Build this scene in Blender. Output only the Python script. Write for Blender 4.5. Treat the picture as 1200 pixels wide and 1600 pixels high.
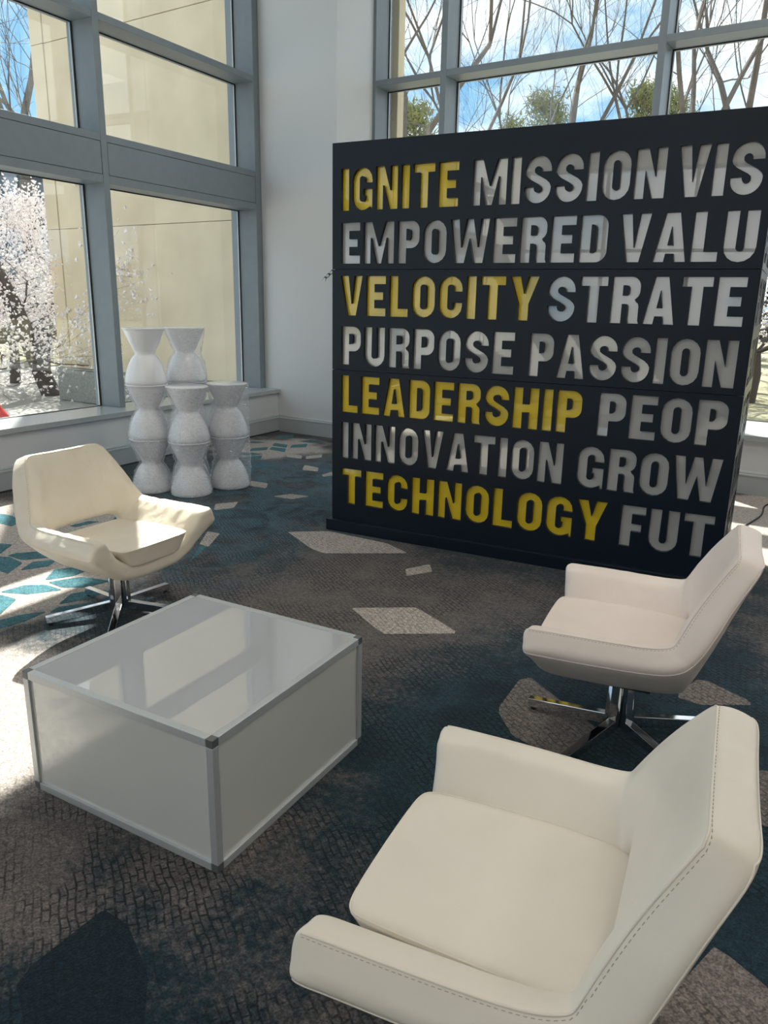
import bpy, bmesh, math, random
import numpy as np
from mathutils import Vector, Matrix
for o in list(bpy.data.objects): bpy.data.objects.remove(o, do_unlink=True)
scene = bpy.context.scene
COL = scene.collection
R = math.radians

# ------------------------------------------------------------------ camera
cd = bpy.data.cameras.new('camera'); cam = bpy.data.objects.new('camera', cd); COL.objects.link(cam)
F_PX, PITCH, ROLL, YAW, CAM_H = 1195.36, .268603, .0193543, .567235, 1.52
_F = Vector((-math.sin(YAW)*math.cos(PITCH), math.cos(YAW)*math.cos(PITCH), -math.sin(PITCH)))
_r0 = Vector((math.cos(YAW), math.sin(YAW), 0)); _u0 = _r0.cross(_F)
_r = _r0*math.cos(ROLL)+_u0*math.sin(ROLL); _u = _r.cross(_F)
cam.matrix_world = Matrix(((_r.x,_u.x,-_F.x,0),(_r.y,_u.y,-_F.y,0),(_r.z,_u.z,-_F.z,CAM_H),(0,0,0,1)))
cd.sensor_fit = 'VERTICAL'; cd.sensor_height = 36.0; cd.lens = F_PX/1600*36.0
cd.clip_start = .05; cd.clip_end = 400
scene.camera = cam

# ------------------------------------------------------------------ exposure
vs = scene.view_settings
vs.view_transform = 'Standard'; vs.look = 'None'; vs.gamma = 1; vs.use_curve_mapping = False
vs.exposure = 0.0

# ------------------------------------------------------------------ sky and sun
world = bpy.data.worlds.new('sky'); scene.world = world; world.use_nodes = True
wn = world.node_tree; wn.nodes.clear()
def wnode(t, **k):
    n = wn.nodes.new(t)
    for a, b in k.items(): setattr(n, a, b)
    return n
w_tc = wnode('ShaderNodeTexCoord'); w_map = wnode('ShaderNodeMapping'); w_map.inputs['Scale'].default_value = (1,1,2.2)
w_n = wnode('ShaderNodeTexNoise'); w_n.inputs['Scale'].default_value = 3.2; w_n.inputs['Detail'].default_value = 9; w_n.inputs['Roughness'].default_value = .6
w_r = wnode('ShaderNodeValToRGB'); w_r.color_ramp.elements[0].position = .40; w_r.color_ramp.elements[1].position = .55
w_r.color_ramp.elements[0].color = (.24,.49,.78,1); w_r.color_ramp.elements[1].color = (1.0,1.02,1.05,1)
w_bg = wnode('ShaderNodeBackground'); w_bg.inputs['Strength'].default_value = 1.6
w_out = wnode('ShaderNodeOutputWorld')
wn.links.new(w_tc.outputs['Generated'], w_map.inputs['Vector']); wn.links.new(w_map.outputs[0], w_n.inputs['Vector'])
wn.links.new(w_n.outputs['Fac'], w_r.inputs['Fac']); wn.links.new(w_r.outputs['Color'], w_bg.inputs['Color'])
wn.links.new(w_bg.outputs[0], w_out.inputs['Surface'])
SUN_AZ = R(-38.2); SUN_EL = R(46.1)
sd = bpy.data.lights.new('sun', 'SUN'); sd.energy = 17.5; sd.angle = R(.6); sd.color = (1.0,.965,.9)
sun = bpy.data.objects.new('sun', sd); COL.objects.link(sun); sun.location = (-8,8,12)
sun.rotation_euler = Vector((math.cos(SUN_AZ)*math.cos(SUN_EL), math.sin(SUN_AZ)*math.cos(SUN_EL), -math.sin(SUN_EL))).to_track_quat('-Z','Y').to_euler()
CEIL_FILL = 23.0       # emission of the fill light panels added under the ceiling

# ------------------------------------------------------------------ helpers
def link(o, parent=None):
    COL.objects.link(o)
    if parent is not None: o.parent = parent
    return o
def tag(o, label=None, cat=None, group=None, kind=None):
    if label: o['label'] = label
    if cat: o['category'] = cat
    if group: o['group'] = group
    if kind: o['kind'] = kind
    return o
def empty(name, loc=(0,0,0), rz=0, parent=None):
    o = bpy.data.objects.new(name, None); o.location = loc; o.rotation_euler = (0,0,rz); o.empty_display_size = .1
    return link(o, parent)
def mesh_obj(name, verts, faces, mat, parent=None, smooth=False, loc=None):
    me = bpy.data.meshes.new(name); me.from_pydata([tuple(v) for v in verts], [], faces); me.update()
    if mat: me.materials.append(mat)
    if smooth: me.polygons.foreach_set('use_smooth', [True]*len(me.polygons))
    o = bpy.data.objects.new(name, me)
    if loc is not None: o.location = loc
    return link(o, parent)
class MB:
    """collects simple solids into one mesh"""
    def __init__(s): s.v = []; s.f = []
    def add(s, v, f):
        n = len(s.v); s.v += [tuple(p) for p in v]; s.f += [tuple(i+n for i in q) for q in f]; return s
    def hexa(s, p):      # 8 points: bottom ring 0-3, top ring 4-7
        return s.add(p, [(0,3,2,1),(4,5,6,7),(0,1,5,4),(1,2,6,5),(2,3,7,6),(3,0,4,7)])
    def box(s, x0, x1, y0, y1, z0, z1):
        return s.hexa([(x0,y0,z0),(x1,y0,z0),(x1,y1,z0),(x0,y1,z0),(x0,y0,z1),(x1,y0,z1),(x1,y1,z1),(x0,y1,z1)])
    def tube(s, pts, rad, n=8, cap=True):
        pts = [Vector(p) for p in pts]; rad = rad if isinstance(rad, (list,tuple)) else [rad]*len(pts)
        up = Vector((0,0,1)); rings = []
        for i, p in enumerate(pts):
            d = (pts[min(i+1,len(pts)-1)]-pts[max(i-1,0)]).normalized()
            if i == 0:
                a = d.cross(up if abs(d.z) < .9 else Vector((1,0,0))).normalized()
            else:
                a = (a - d*a.dot(d)).normalized()
            b = d.cross(a)
            rings.append([p+(a*math.cos(2*math.pi*k/n)+b*math.sin(2*math.pi*k/n))*rad[i] for k in range(n)])
        v = [q for r in rings for q in r]; f = []
        for i in range(len(rings)-1):
            for k in range(n): f.append((i*n+k, i*n+(k+1)%n, (i+1)*n+(k+1)%n, (i+1)*n+k))
        if cap: f.append(tuple(range(n-1,-1,-1))); f.append(tuple((len(rings)-1)*n+k for k in range(n)))
        return s.add(v, f)
    def build(s, name, mat, parent=None, smooth=False, bevel=0, loc=None):
        o = mesh_obj(name, s.v, s.f, mat, parent, smooth, loc)
        if bevel:
            m = o.modifiers.new('bevel','BEVEL'); m.width = bevel; m.segments = 2; m.limit_method = 'ANGLE'
        return o
def lathe(name, prof, mat, parent=None, n=40, loc=None):
    v = []; f = []
    for r, z in prof:
        for k in range(n): v.append((r*math.cos(2*math.pi*k/n), r*math.sin(2*math.pi*k/n), z))
    for i in range(len(prof)-1):
        for k in range(n): f.append((i*n+k, i*n+(k+1)%n, (i+1)*n+(k+1)%n, (i+1)*n+k))
    f.append(tuple(range(n-1,-1,-1))); f.append(tuple((len(prof)-1)*n+k for k in range(n)))
    return mesh_obj(name, v, f, mat, parent, True, loc)

# ------------------------------------------------------------------ materials
MATS = {}
def principled(name, color, rough=.5, metal=0, spec=.5, coat=0, coat_rough=.05, coat_ior=1.5, sheen=0, noise=None, bump=None, trans=0, ior=1.45, sss=0):
    m = bpy.data.materials.new(name); m.use_nodes = True; t = m.node_tree; b = t.nodes['Principled BSDF']
    b.inputs['Base Color'].default_value = (*color,1); b.inputs['Roughness'].default_value = rough; b.inputs['Metallic'].default_value = metal
    b.inputs['Specular IOR Level'].default_value = spec; b.inputs['Coat Weight'].default_value = coat; b.inputs['Coat Roughness'].default_value = coat_rough; b.inputs['Coat IOR'].default_value = coat_ior
    b.inputs['Sheen Weight'].default_value = sheen; b.inputs['Transmission Weight'].default_value = trans; b.inputs['IOR'].default_value = ior
    if sss: b.inputs['Subsurface Weight'].default_value = sss; b.inputs['Subsurface Radius'].default_value = (1,1,1); b.inputs['Subsurface Scale'].default_value = .05
    tc = t.nodes.new('ShaderNodeTexCoord')
    if noise:   # (scale, amount, second colour)
        n = t.nodes.new('ShaderNodeTexNoise'); n.inputs['Scale'].default_value = noise[0]; n.inputs['Detail'].default_value = 5
        t.links.new(tc.outputs['Object'], n.inputs['Vector'])
        mx = t.nodes.new('ShaderNodeMix'); mx.data_type = 'RGBA'; mx.inputs['A'].default_value = (*color,1); mx.inputs['B'].default_value = (*noise[2],1)
        mp = t.nodes.new('ShaderNodeMapRange'); mp.inputs['From Min'].default_value = .35; mp.inputs['From Max'].default_value = .65; mp.inputs['To Max'].default_value = noise[1]
        t.links.new(n.outputs['Fac'], mp.inputs['Value']); t.links.new(mp.outputs[0], mx.inputs['Factor']); t.links.new(mx.outputs['Result'], b.inputs['Base Color'])
    if bump:    # (scale, strength, distance)
        n2 = t.nodes.new('ShaderNodeTexNoise'); n2.inputs['Scale'].default_value = bump[0]; n2.inputs['Detail'].default_value = 4
        t.links.new(tc.outputs['Object'], n2.inputs['Vector'])
        bp = t.nodes.new('ShaderNodeBump'); bp.inputs['Strength'].default_value = bump[1]; bp.inputs['Distance'].default_value = bump[2]
        t.links.new(n2.outputs['Fac'], bp.inputs['Height']); t.links.new(bp.outputs[0], b.inputs['Normal'])
    MATS[name] = m
    return m
def glassy(name, tint, r0=.05, rough=0.0, haze=0.0, bump=None):
    """thin clear sheet: straight-through transparency with a mirror reflection that grows at grazing angles"""
    m = bpy.data.materials.new(name); m.use_nodes = True; t = m.node_tree; t.nodes.clear()
    out = t.nodes.new('ShaderNodeOutputMaterial'); tr = t.nodes.new('ShaderNodeBsdfTransparent'); tr.inputs['Color'].default_value = (*tint,1)
    gl = t.nodes.new('ShaderNodeBsdfGlossy'); gl.inputs['Roughness'].default_value = rough; gl.inputs['Color'].default_value = (1,1,1,1)
    lw = t.nodes.new('ShaderNodeLayerWeight'); lw.inputs['Blend'].default_value = .5
    p = t.nodes.new('ShaderNodeMath'); p.operation = 'POWER'; p.inputs[1].default_value = 5
    ma = t.nodes.new('ShaderNodeMath'); ma.operation = 'MULTIPLY_ADD'; ma.inputs[1].default_value = 1-r0; ma.inputs[2].default_value = r0
    mx = t.nodes.new('ShaderNodeMixShader')
    t.links.new(lw.outputs['Facing'], p.inputs[0]); t.links.new(p.outputs[0], ma.inputs[0]); t.links.new(ma.outputs[0], mx.inputs['Fac'])
    t.links.new(tr.outputs[0], mx.inputs[1]); t.links.new(gl.outputs[0], mx.inputs[2])
    if bump:
        tc = t.nodes.new('ShaderNodeTexCoord'); n2 = t.nodes.new('ShaderNodeTexNoise'); n2.inputs['Scale'].default_value = bump[0]; n2.inputs['Detail'].default_value = 5
        n2.inputs['Distortion'].default_value = 1.5
        t.links.new(tc.outputs['Object'], n2.inputs['Vector'])
        bp = t.nodes.new('ShaderNodeBump'); bp.inputs['Strength'].default_value = bump[1]; bp.inputs['Distance'].default_value = bump[2]
        t.links.new(n2.outputs['Fac'], bp.inputs['Height']); t.links.new(bp.outputs[0], gl.inputs['Normal'])
    if haze:
        df = t.nodes.new('ShaderNodeBsdfDiffuse'); df.inputs['Color'].default_value = (.93,.93,.96,1)
        m2 = t.nodes.new('ShaderNodeMixShader'); m2.inputs['Fac'].default_value = haze
        if bump:      # creases scatter light, flat stretches stay clear
            tc2 = t.nodes.new('ShaderNodeTexCoord'); mp2 = t.nodes.new('ShaderNodeMapping'); mp2.inputs['Scale'].default_value = (1,1,2.4)
            nz = t.nodes.new('ShaderNodeTexNoise'); nz.inputs['Scale'].default_value = 13; nz.inputs['Detail'].default_value = 6; nz.inputs['Distortion'].default_value = 2.2; nz.inputs['Roughness'].default_value = .62
            ab = t.nodes.new('ShaderNodeMath'); ab.operation = 'SUBTRACT'; ab.inputs[1].default_value = .5
            a2 = t.nodes.new('ShaderNodeMath'); a2.operation = 'ABSOLUTE'
            mr = t.nodes.new('ShaderNodeMapRange'); mr.inputs['From Min'].default_value = 0; mr.inputs['From Max'].default_value = .035; mr.inputs['To Min'].default_value = .22; mr.inputs['To Max'].default_value = haze
            t.links.new(tc2.outputs['Object'], mp2.inputs['Vector']); t.links.new(mp2.outputs[0], nz.inputs['Vector']); t.links.new(nz.outputs['Fac'], ab.inputs[0]); t.links.new(ab.outputs[0], a2.inputs[0])
            t.links.new(a2.outputs[0], mr.inputs['Value']); t.links.new(mr.outputs[0], m2.inputs['Fac'])
        t.links.new(mx.outputs[0], m2.inputs[1]); t.links.new(df.outputs[0], m2.inputs[2]); t.links.new(m2.outputs[0], out.inputs['Surface'])
    else: t.links.new(mx.outputs[0], out.inputs['Surface'])
    MATS[name] = m
    return m

m_wall = principled('wall_paint', (.66,.67,.68), .55, bump=(90,.06,.002))
m_frame = principled('frame_paint', (.225,.262,.290), .38, noise=(14,.5,(.20,.235,.262)))
m_gasket = principled('black_gasket', (.015,.015,.016), .5)
m_bead = principled('bright_glazing_bead', (.75,.76,.76), .3, metal=.6)
m_sill = principled('sill_laminate', (.44,.47,.47), .22, noise=(30,.5,(.37,.40,.40)))
m_base = principled('baseboard_paint', (.42,.45,.46), .35)
m_glass = glassy('window_glass', (.93,.95,.94), .045)
m_stone = principled('tan_limestone', (.70,.60,.43), .85, noise=(1.6,.9,(.60,.51,.36)), bump=(60,.2,.004))
m_granite = principled('grey_granite', (.20,.22,.20), .45, noise=(45,.9,(.36,.37,.34)))
m_ceil = principled('ceiling_paint', (.72,.71,.69), .8)
m_room = principled('lobby_wall_paint', (.55,.53,.50), .7)
m_alu = principled('brushed_aluminium', (.60,.62,.62), .45, metal=.5, noise=(220,.4,(.52,.54,.54)))
m_corner = principled('dark_corner_casting', (.17,.18,.18), .45, metal=.5)
m_tabletop = principled('white_gloss_acrylic_top', (.50,.50,.51), .5, spec=.1, coat=1.0, coat_rough=.0, coat_ior=2.25)
m_tableside = principled('frosted_white_acrylic', (.64,.64,.60), .5, spec=.2, coat=1.0, coat_rough=.0, coat_ior=1.85)
m_board = principled('navy_black_satin_paint', (.007,.0135,.024), .34, spec=.30)
m_yellow = principled('yellow_acrylic', (.88,.62,.003), .4, coat=1.0, coat_rough=.0, coat_ior=1.7)
m_grey = principled('grey_acrylic', (.52,.51,.49), .4, coat=1.0, coat_rough=.0, coat_ior=2.0)
m_inside = principled('dark_cabinet_inside', (.01,.01,.012), .7)
m_chrome = principled('chrome', (.72,.73,.75), .07, metal=1)
m_glide = principled('black_plastic', (.02,.02,.02), .5)
m_pod = principled('white_gloss_plastic', (.93,.93,.96), .25, coat=.5, coat_rough=.06, sss=.5)
m_film = glassy('stretch_film', (.99,.99,.995), .13, .045, haze=.015, bump=(24,1.0,.6))
m_cable = principled('black_cable', (.012,.012,.012), .45)
m_leaf = principled('palm_green', (.06,.11,.035), .45)
m_stem = principled('palm_stem', (.16,.13,.06), .6)
m_pot = principled('charcoal_pot', (.05,.05,.055), .4)
m_soil = principled('potting_soil', (.03,.02,.015), .9)
m_bark = principled('grey_bark', (.14,.12,.105), .9, noise=(5,.8,(.085,.072,.062)))
m_bark2 = principled('dark_bark', (.085,.07,.06), .9)
m_blossom = principled('white_blossom', (.86,.80,.79), .8)
m_needle = principled('olive_needles', (.30,.30,.11), .8, noise=(3,.9,(.16,.19,.07)))
m_ground = principled('pale_paving', (.42,.40,.36), .9, noise=(1.2,.7,(.30,.29,.26)))
m_grass = principled('dry_grass', (.20,.19,.10), .95, noise=(.6,.9,(.32,.28,.18)))
m_bldg = principled('blue_grey_cladding', (.20,.25,.31), .5)
m_bglass = principled('dark_office_glass', (.04,.055,.075), .1)
m_red = principled('red_enamel', (.65,.03,.02), .4)
m_seam = principled('groove_dark', (.03,.035,.04), .7)
def leather(name, c, c2, bumpsc, bstr, rough):
    m = principled(name, c, rough, noise=(7,.6,c2)); t = m.node_tree; b = t.nodes['Principled BSDF']
    tc = t.nodes.new('ShaderNodeTexCoord')
    n1 = t.nodes.new('ShaderNodeTexNoise'); n1.inputs['Scale'].default_value = bumpsc; n1.inputs['Detail'].default_value = 2; n1.inputs['Distortion'].default_value = .8
    n2 = t.nodes.new('ShaderNodeTexVoronoi'); n2.inputs['Scale'].default_value = 420
    ad = t.nodes.new('ShaderNodeMath'); ad.operation = 'MULTIPLY_ADD'; ad.inputs[1].default_value = .012
    t.links.new(tc.outputs['Object'], n1.inputs['Vector']); t.links.new(tc.outputs['Object'], n2.inputs['Vector'])
    t.links.new(n2.outputs['Distance'], ad.inputs[0]); t.links.new(n1.outputs['Fac'], ad.inputs[2])
    bp = t.nodes.new('ShaderNodeBump'); bp.inputs['Strength'].default_value = bstr; bp.inputs['Distance'].default_value = .02
    t.links.new(ad.outputs[0], bp.inputs['Height']); t.links.new(bp.outputs[0], b.inputs['Normal'])
    return m
m_leather_a = leather('cream_leather', (.77,.70,.585), (.71,.64,.52), 9, .42, .42)
m_leather_b = leather('blush_leather', (.85,.735,.66), (.80,.69,.61), 7, .22, .5)
m_leather_c = leather('ivory_leather', (.83,.755,.65), (.79,.71,.60), 5, .22, .42)
m_thread = principled('seam_thread', (.46,.42,.34), .8)
def carpet(name, light, dark, bias=0.0, lattice=.7, blobs=(), pale=(), pale_col=(.42,.38,.34), blue=()):
    """printed carpet: blotches of two yarn colours, cracked lattice of dark lines, loop-pile speckle"""
    m = bpy.data.materials.new(name); m.use_nodes = True; t = m.node_tree; b = t.nodes['Principled BSDF']
    b.inputs['Roughness'].default_value = .92; b.inputs['Sheen Weight'].default_value = .12; b.inputs['Sheen Roughness'].default_value = .45
    b.inputs['Specular IOR Level'].default_value = .2
    L = t.links.new; tc = t.nodes.new('ShaderNodeTexCoord')
    def noise(sc, det=4, dist=0, rough=.6):
        n = t.nodes.new('ShaderNodeTexNoise'); n.inputs['Scale'].default_value = sc; n.inputs['Detail'].default_value = det
        n.inputs['Distortion'].default_value = dist; n.inputs['Roughness'].default_value = rough; L(tc.outputs['Object'], n.inputs['Vector']); return n.outputs['Fac']
    def math_(op, a, c=None, d=None):
        n = t.nodes.new('ShaderNodeMath'); n.operation = op
        for i, x in enumerate((a, c, d)):
            if x is None: continue
            if isinstance(x, (int,float)): n.inputs[i].default_value = x
            else: L(x, n.inputs[i])
        return n.outputs[0]
    def rng(x, a, c, lo=0, hi=1):
        n = t.nodes.new('ShaderNodeMapRange'); n.interpolation_type = 'SMOOTHSTEP'
        n.inputs['From Min'].default_value = a; n.inputs['From Max'].default_value = c; n.inputs['To Min'].default_value = lo; n.inputs['To Max'].default_value = hi
        L(x, n.inputs['Value']); return n.outputs[0]
    def mix(f, a, c):
        n = t.nodes.new('ShaderNodeMix'); n.data_type = 'RGBA'
        if isinstance(f, (int,float)): n.inputs['Factor'].default_value = f
        else: L(f, n.inputs['Factor'])
        for s, x in (('A',a),('B',c)):
            if isinstance(x, tuple): n.inputs[s].default_value = (*x,1)
            else: L(x, n.inputs[s])
        return n.outputs['Result']
    def dist(cx, cy):
        n = t.nodes.new('ShaderNodeVectorMath'); n.operation = 'DISTANCE'; L(tc.outputs['Object'], n.inputs[0]); n.inputs[1].default_value = (cx,cy,0); return n.outputs['Value']
    f = math_('ADD', math_('MULTIPLY', noise(1.5,3,.6), .62), math_('MULTIPLY', noise(7,4,.5), .22))
    f = math_('ADD', f, math_('MULTIPLY', noise(38,3), .34))
    f = math_('ADD', f, bias)
    for cx, cy, r, w in blobs: f = math_('ADD', f, rng(dist(cx,cy), r, 0, 0, w))
    f = rng(f, .48, .72)
    col = mix(f, light, dark)
    mid = noise(4.2,5,.8)
    for cx, cy, r, w in blue: col = mix(math_('MULTIPLY', rng(dist(cx,cy), r, r*.35), rng(mid, .36, .58, 0, w)), col, (.050,.115,.150))
    # lattice of short dark strokes, distorted and patchy
    wv = t.nodes.new('ShaderNodeTexNoise'); wv.inputs['Scale'].default_value = 9; L(tc.outputs['Object'], wv.inputs['Vector'])
    vm = t.nodes.new('ShaderNodeVectorMath'); vm.operation = 'MULTIPLY_ADD'; L(wv.outputs['Color'], vm.inputs[0]); vm.inputs[1].default_value = (.035,.035,0); L(tc.outputs['Object'], vm.inputs[2])
    mp = t.nodes.new('ShaderNodeMapping'); mp.inputs['Rotation'].default_value = (0,0,R(33)); L(vm.outputs[0], mp.inputs['Vector'])
    br = t.nodes.new('ShaderNodeTexBrick'); br.inputs['Scale'].default_value = 11; br.inputs['Mortar Size'].default_value = .042; br.inputs['Mortar Smooth'].default_value = .6
    br.inputs['Brick Width'].default_value = .42; br.inputs['Row Height'].default_value = .24; br.offset = .5; L(mp.outputs[0], br.inputs['Vector'])
    msk = rng(noise(3.1,2,.4), .34, .56); msk2 = rng(noise(26,3), .30, .52)
    ln = math_('MULTIPLY', math_('MULTIPLY', br.outputs['Fac'], msk), math_('MULTIPLY', msk2, lattice))
    col = mix(ln, col, tuple(c*.25 for c in dark))
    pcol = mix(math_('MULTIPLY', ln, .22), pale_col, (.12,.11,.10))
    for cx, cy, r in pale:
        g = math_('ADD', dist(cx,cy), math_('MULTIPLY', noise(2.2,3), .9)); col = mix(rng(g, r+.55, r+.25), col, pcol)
    # pile speckle
    sp = math_('MULTIPLY', rng(noise(150,2), .3, .7, .62, 1.42), rng(noise(46,3), .3, .7, .75, 1.25))
    n = t.nodes.new('ShaderNodeVectorMath'); n.operation = 'SCALE'; L(col, n.inputs[0]); L(sp, n.inputs['Scale']); L(n.outputs[0], b.inputs['Base Color'])
    bp = t.nodes.new('ShaderNodeBump'); bp.inputs['Strength'].default_value = .5; bp.inputs['Distance'].default_value = .004
    L(noise(190,3), bp.inputs['Height']); L(bp.outputs[0], b.inputs['Normal'])
    return m
TAUPE_C = (.128,.108,.099); NAVY_C = (.009,.025,.035); TEAL_C = (.035,.125,.150)
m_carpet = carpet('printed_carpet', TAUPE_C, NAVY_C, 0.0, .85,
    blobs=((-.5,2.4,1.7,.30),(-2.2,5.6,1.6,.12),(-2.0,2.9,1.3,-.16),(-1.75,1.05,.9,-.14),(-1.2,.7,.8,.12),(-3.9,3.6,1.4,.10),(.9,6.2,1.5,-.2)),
    pale=((-4.55,2.3,1.3),(-2.75,1.2,.72),(-5.35,6.1,.62),(-.35,6.05,1.1)), pale_col=(.40,.35,.315), blue=((-4.2,4.6,2.0,.95),(-3.9,3.0,1.5,.6),(-5.2,1.8,1.6,.7),(-.6,2.6,1.5,.18)))  # second and last pale spots put the sun patches' brightness into the carpet colour
m_teal = carpet('carpet_teal_motif', (.05,.17,.20), (.018,.085,.11), 0, .25)
m_pale = carpet('carpet_pale_motif', (.43,.38,.335), (.25,.215,.19), -.12, .45)
m_taupe = carpet('carpet_taupe_motif', (.20,.17,.15), (.10,.085,.08), -.1, .6)
m_navy = carpet('carpet_navy_motif', (.045,.055,.06), (.007,.016,.024), .12, .3)

# ------------------------------------------------------------------ room shell
LB = Vector((-5.736,3.322,0)); LA = R(93.824); LD = Vector((math.cos(LA),math.sin(LA),0)); LN = Vector((-math.sin(LA),math.cos(LA),0))
def LW(s, n, z): return LB + LD*s + LN*n + Vector((0,0,z))
def BW(s, n, z): return Vector((s, 7.0+n, z))          # the window wall behind the sign: n runs outward
def wbox(mb, W, s0, s1, n0, n1, z0, z1):
    p = [W(s0,n0,z0),W(s1,n0,z0),W(s1,n1,z0),W(s0,n1,z0),W(s0,n0,z1),W(s1,n0,z1),W(s1,n1,z1),W(s0,n1,z1)]
    return mb.hexa(p)
CEIL = 5.95; XR = 7.0; YS = -8.5
S_END = 3.69; S_START = -11.8
def struct(o): o['kind'] = 'structure'; return o
def slab(z0, z1, out, ymax):
    a = LW(S_START, out, 0); b = LW(S_END, out, 0); t = (ymax-b.y)/LD.y; b = b+LD*t
    p = [(a.x,a.y),(XR+.3,a.y),(XR+.3,ymax),(b.x,ymax)]
    return MB().hexa([(x,y,z0) for x, y in p]+[(x,y,z1) for x, y in p])
fl = slab(-.12, 0, .5, 7.25)
floor = struct(fl.build('floor', m_carpet))
TEAL = [[(-5.144,2.961),(-5.034,2.98),(-4.88,2.94),(-4.815,2.842),(-4.941,2.836)],[(-4.502,2.568),(-4.427,2.599),(-4.326,2.461)],[(-4.247,2.474),(-4.244,2.521),(-4.161,2.627),(-4.025,2.599),(-4.113,2.474)],[(-4.26,2.42),(-4.208,2.449),(-4.065,2.432),(-3.977,2.293),(-4.056,2.296)],[(-3.956,2.367),(-4.023,2.484),(-3.95,2.579),(-3.896,2.492)],[(-3.704,2.355),(-3.803,2.477),(-3.752,2.554),(-3.653,2.546),(-3.643,2.475)],[(-3.648,2.34),(-3.582,2.481),(-3.412,2.528),(-3.439,2.4),(-3.53,2.335)],[(-3.725,2.109),(-3.713,2.229),(-3.638,2.293),(-3.51,2.297),(-3.599,2.165)],[(-3.691,2.073),(-3.573,2.084),(-3.462,1.932)],[(-3.338,2.188),(-3.405,2.303),(-3.359,2.388),(-3.257,2.443),(-3.278,2.327)],[(-3.278,2.092),(-3.302,2.151),(-3.223,2.285),(-3.182,2.221)],[(-3.385,1.886),(-3.372,1.967),(-3.309,2.07),(-3.289,1.954),(-3.302,1.835)],[(-4.497,3.077),(-4.495,3.214),(-4.43,3.243),(-4.446,3.085)],[(-4.405,3.353),(-4.469,3.462),(-4.401,3.449),(-4.368,3.381)],[(-3.298,3.029),(-3.454,3.259),(-3.425,3.28),(-3.34,3.132)],[(-5.703,6.649),(-5.757,6.73),(-5.65,6.86),(-5.547,6.718),(-5.633,6.584)],[(-5.332,6.589),(-5.277,6.727),(-5.114,6.725),(-5.177,6.599)],[(-5.387,6.208),(-5.458,6.321),(-5.297,6.331),(-5.211,6.205)],[(-5.168,6.24),(-5.241,6.361),(-5.159,6.5),(-5.065,6.357)],[(-5.267,6.022),(-5.329,6.132),(-5.17,6.147),(-5.068,6.01)],[(-5.377,5.833),(-5.447,5.948),(-5.369,6.094),(-5.284,5.974)],[(-5.394,5.61),(-5.348,5.723),(-5.281,5.764),(-5.164,5.771),(-5.215,5.649)],[(-5.122,5.464),(-5.197,5.587),(-5.114,5.715),(-5.029,5.597)],[(-5.768,6.162),(-5.711,6.269),(-5.59,6.29),(-5.631,6.197)],[(-4.839,5.054),(-4.92,5.223),(-4.766,5.205),(-4.668,5.081),(-4.787,5.015)],[(-4.911,5.23),(-4.856,5.373),(-4.685,5.406),(-4.761,5.25)]]
PALE = [[(-4.976,5.939),(-4.797,5.965),(-4.703,5.84),(-4.868,5.816)],[(-4.748,5.972),(-4.674,6.138),(-4.582,6.009),(-4.661,5.855)],[(-4.444,4.819),(-4.266,4.839),(-4.16,4.696),(-4.329,4.678)],[(-4.493,5.627),(-4.306,5.602),(-4.216,5.469),(-4.374,5.441)],[(-3.937,4.521),(-3.872,4.671),(-3.703,4.697),(-3.761,4.536)],[(-4.127,4.073),(-4.037,4.233),(-3.941,4.077),(-4.008,3.94)],[(-3.217,3.837),(-3.007,4.013),(-2.534,4.019),(-2.319,3.927),(-2.747,3.616),(-2.869,3.648)],[(-2.178,3.664),(-2.103,3.825),(-2.027,3.72),(-2.113,3.571)],[(-4.104,5.386),(-4.108,5.539),(-3.973,5.487),(-4.047,5.329)],[(-2.098,2.995),(-1.832,3.191),(-1.761,3.166),(-1.522,3.048),(-1.515,3.023),(-1.783,2.828),(-1.856,2.857)],[(-3.657,3.526),(-3.558,3.543),(-3.411,3.291),(-3.498,3.301)]]
TAUPE = [[(-1.05,2.514),(-1.073,2.766),(-1.042,2.812),(-0.872,2.7),(-0.69,2.584),(-0.662,2.423),(-0.708,2.3),(-0.922,2.35),(-1.029,2.467)],[(-0.49,3.031),(-0.453,3.197),(-0.412,3.214),(-0.253,3.14),(-0.229,3.114),(-0.23,3.097),(-0.394,2.984),(-0.481,2.993)],[(-0.123,1.746),(-0.083,1.735),(0.001,1.693),(0.064,1.62),(0.023,1.478),(-0.188,1.338),(-0.213,1.435)],[(-0.147,2.624),(0.011,2.703),(0.036,2.386),(-0.093,2.31)]]
NAVY = [[(-1.435,0.732),(-1.458,0.787),(-1.462,0.991),(-1.368,0.991),(-1.209,0.918),(-1.1,0.813),(-1.117,0.731),(-1.307,0.675)]]
def motif(poly, mat, z=.0012):
    n = len(poly); c = Vector((sum(p[0] for p in poly)/n, sum(p[1] for p in poly)/n, 0))
    pts = []
    for i in range(n):       # soften the corners a little
        a, b, d = Vector((*poly[i-1],0)), Vector((*poly[i],0)), Vector((*poly[(i+1)%n],0))
        r = min(.018, (a-b).length*.12, (d-b).length*.12)
        pts += [b+(a-b).normalized()*r, b+(a-b).normalized()*r*.3+(d-b).normalized()*r*.3, b+(d-b).normalized()*r]
    k = len(pts)
    v = [(p.x,p.y,.0) for p in pts]+[(p.x,p.y,z) for p in pts]
    ar = sum(pts[i].x*pts[(i+1)%k].y-pts[(i+1)%k].x*pts[i].y for i in range(k))
    f = [tuple(range(k,2*k)) if ar > 0 else tuple(range(2*k-1,k-1,-1))] + [(i,(i+1)%k,k+(i+1)%k,k+i) if ar > 0 else (i,k+i,k+(i+1)%k,(i+1)%k) for i in range(k)]
    o = mesh_obj('carpet_motif', v, f, mat, floor); return o
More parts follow.
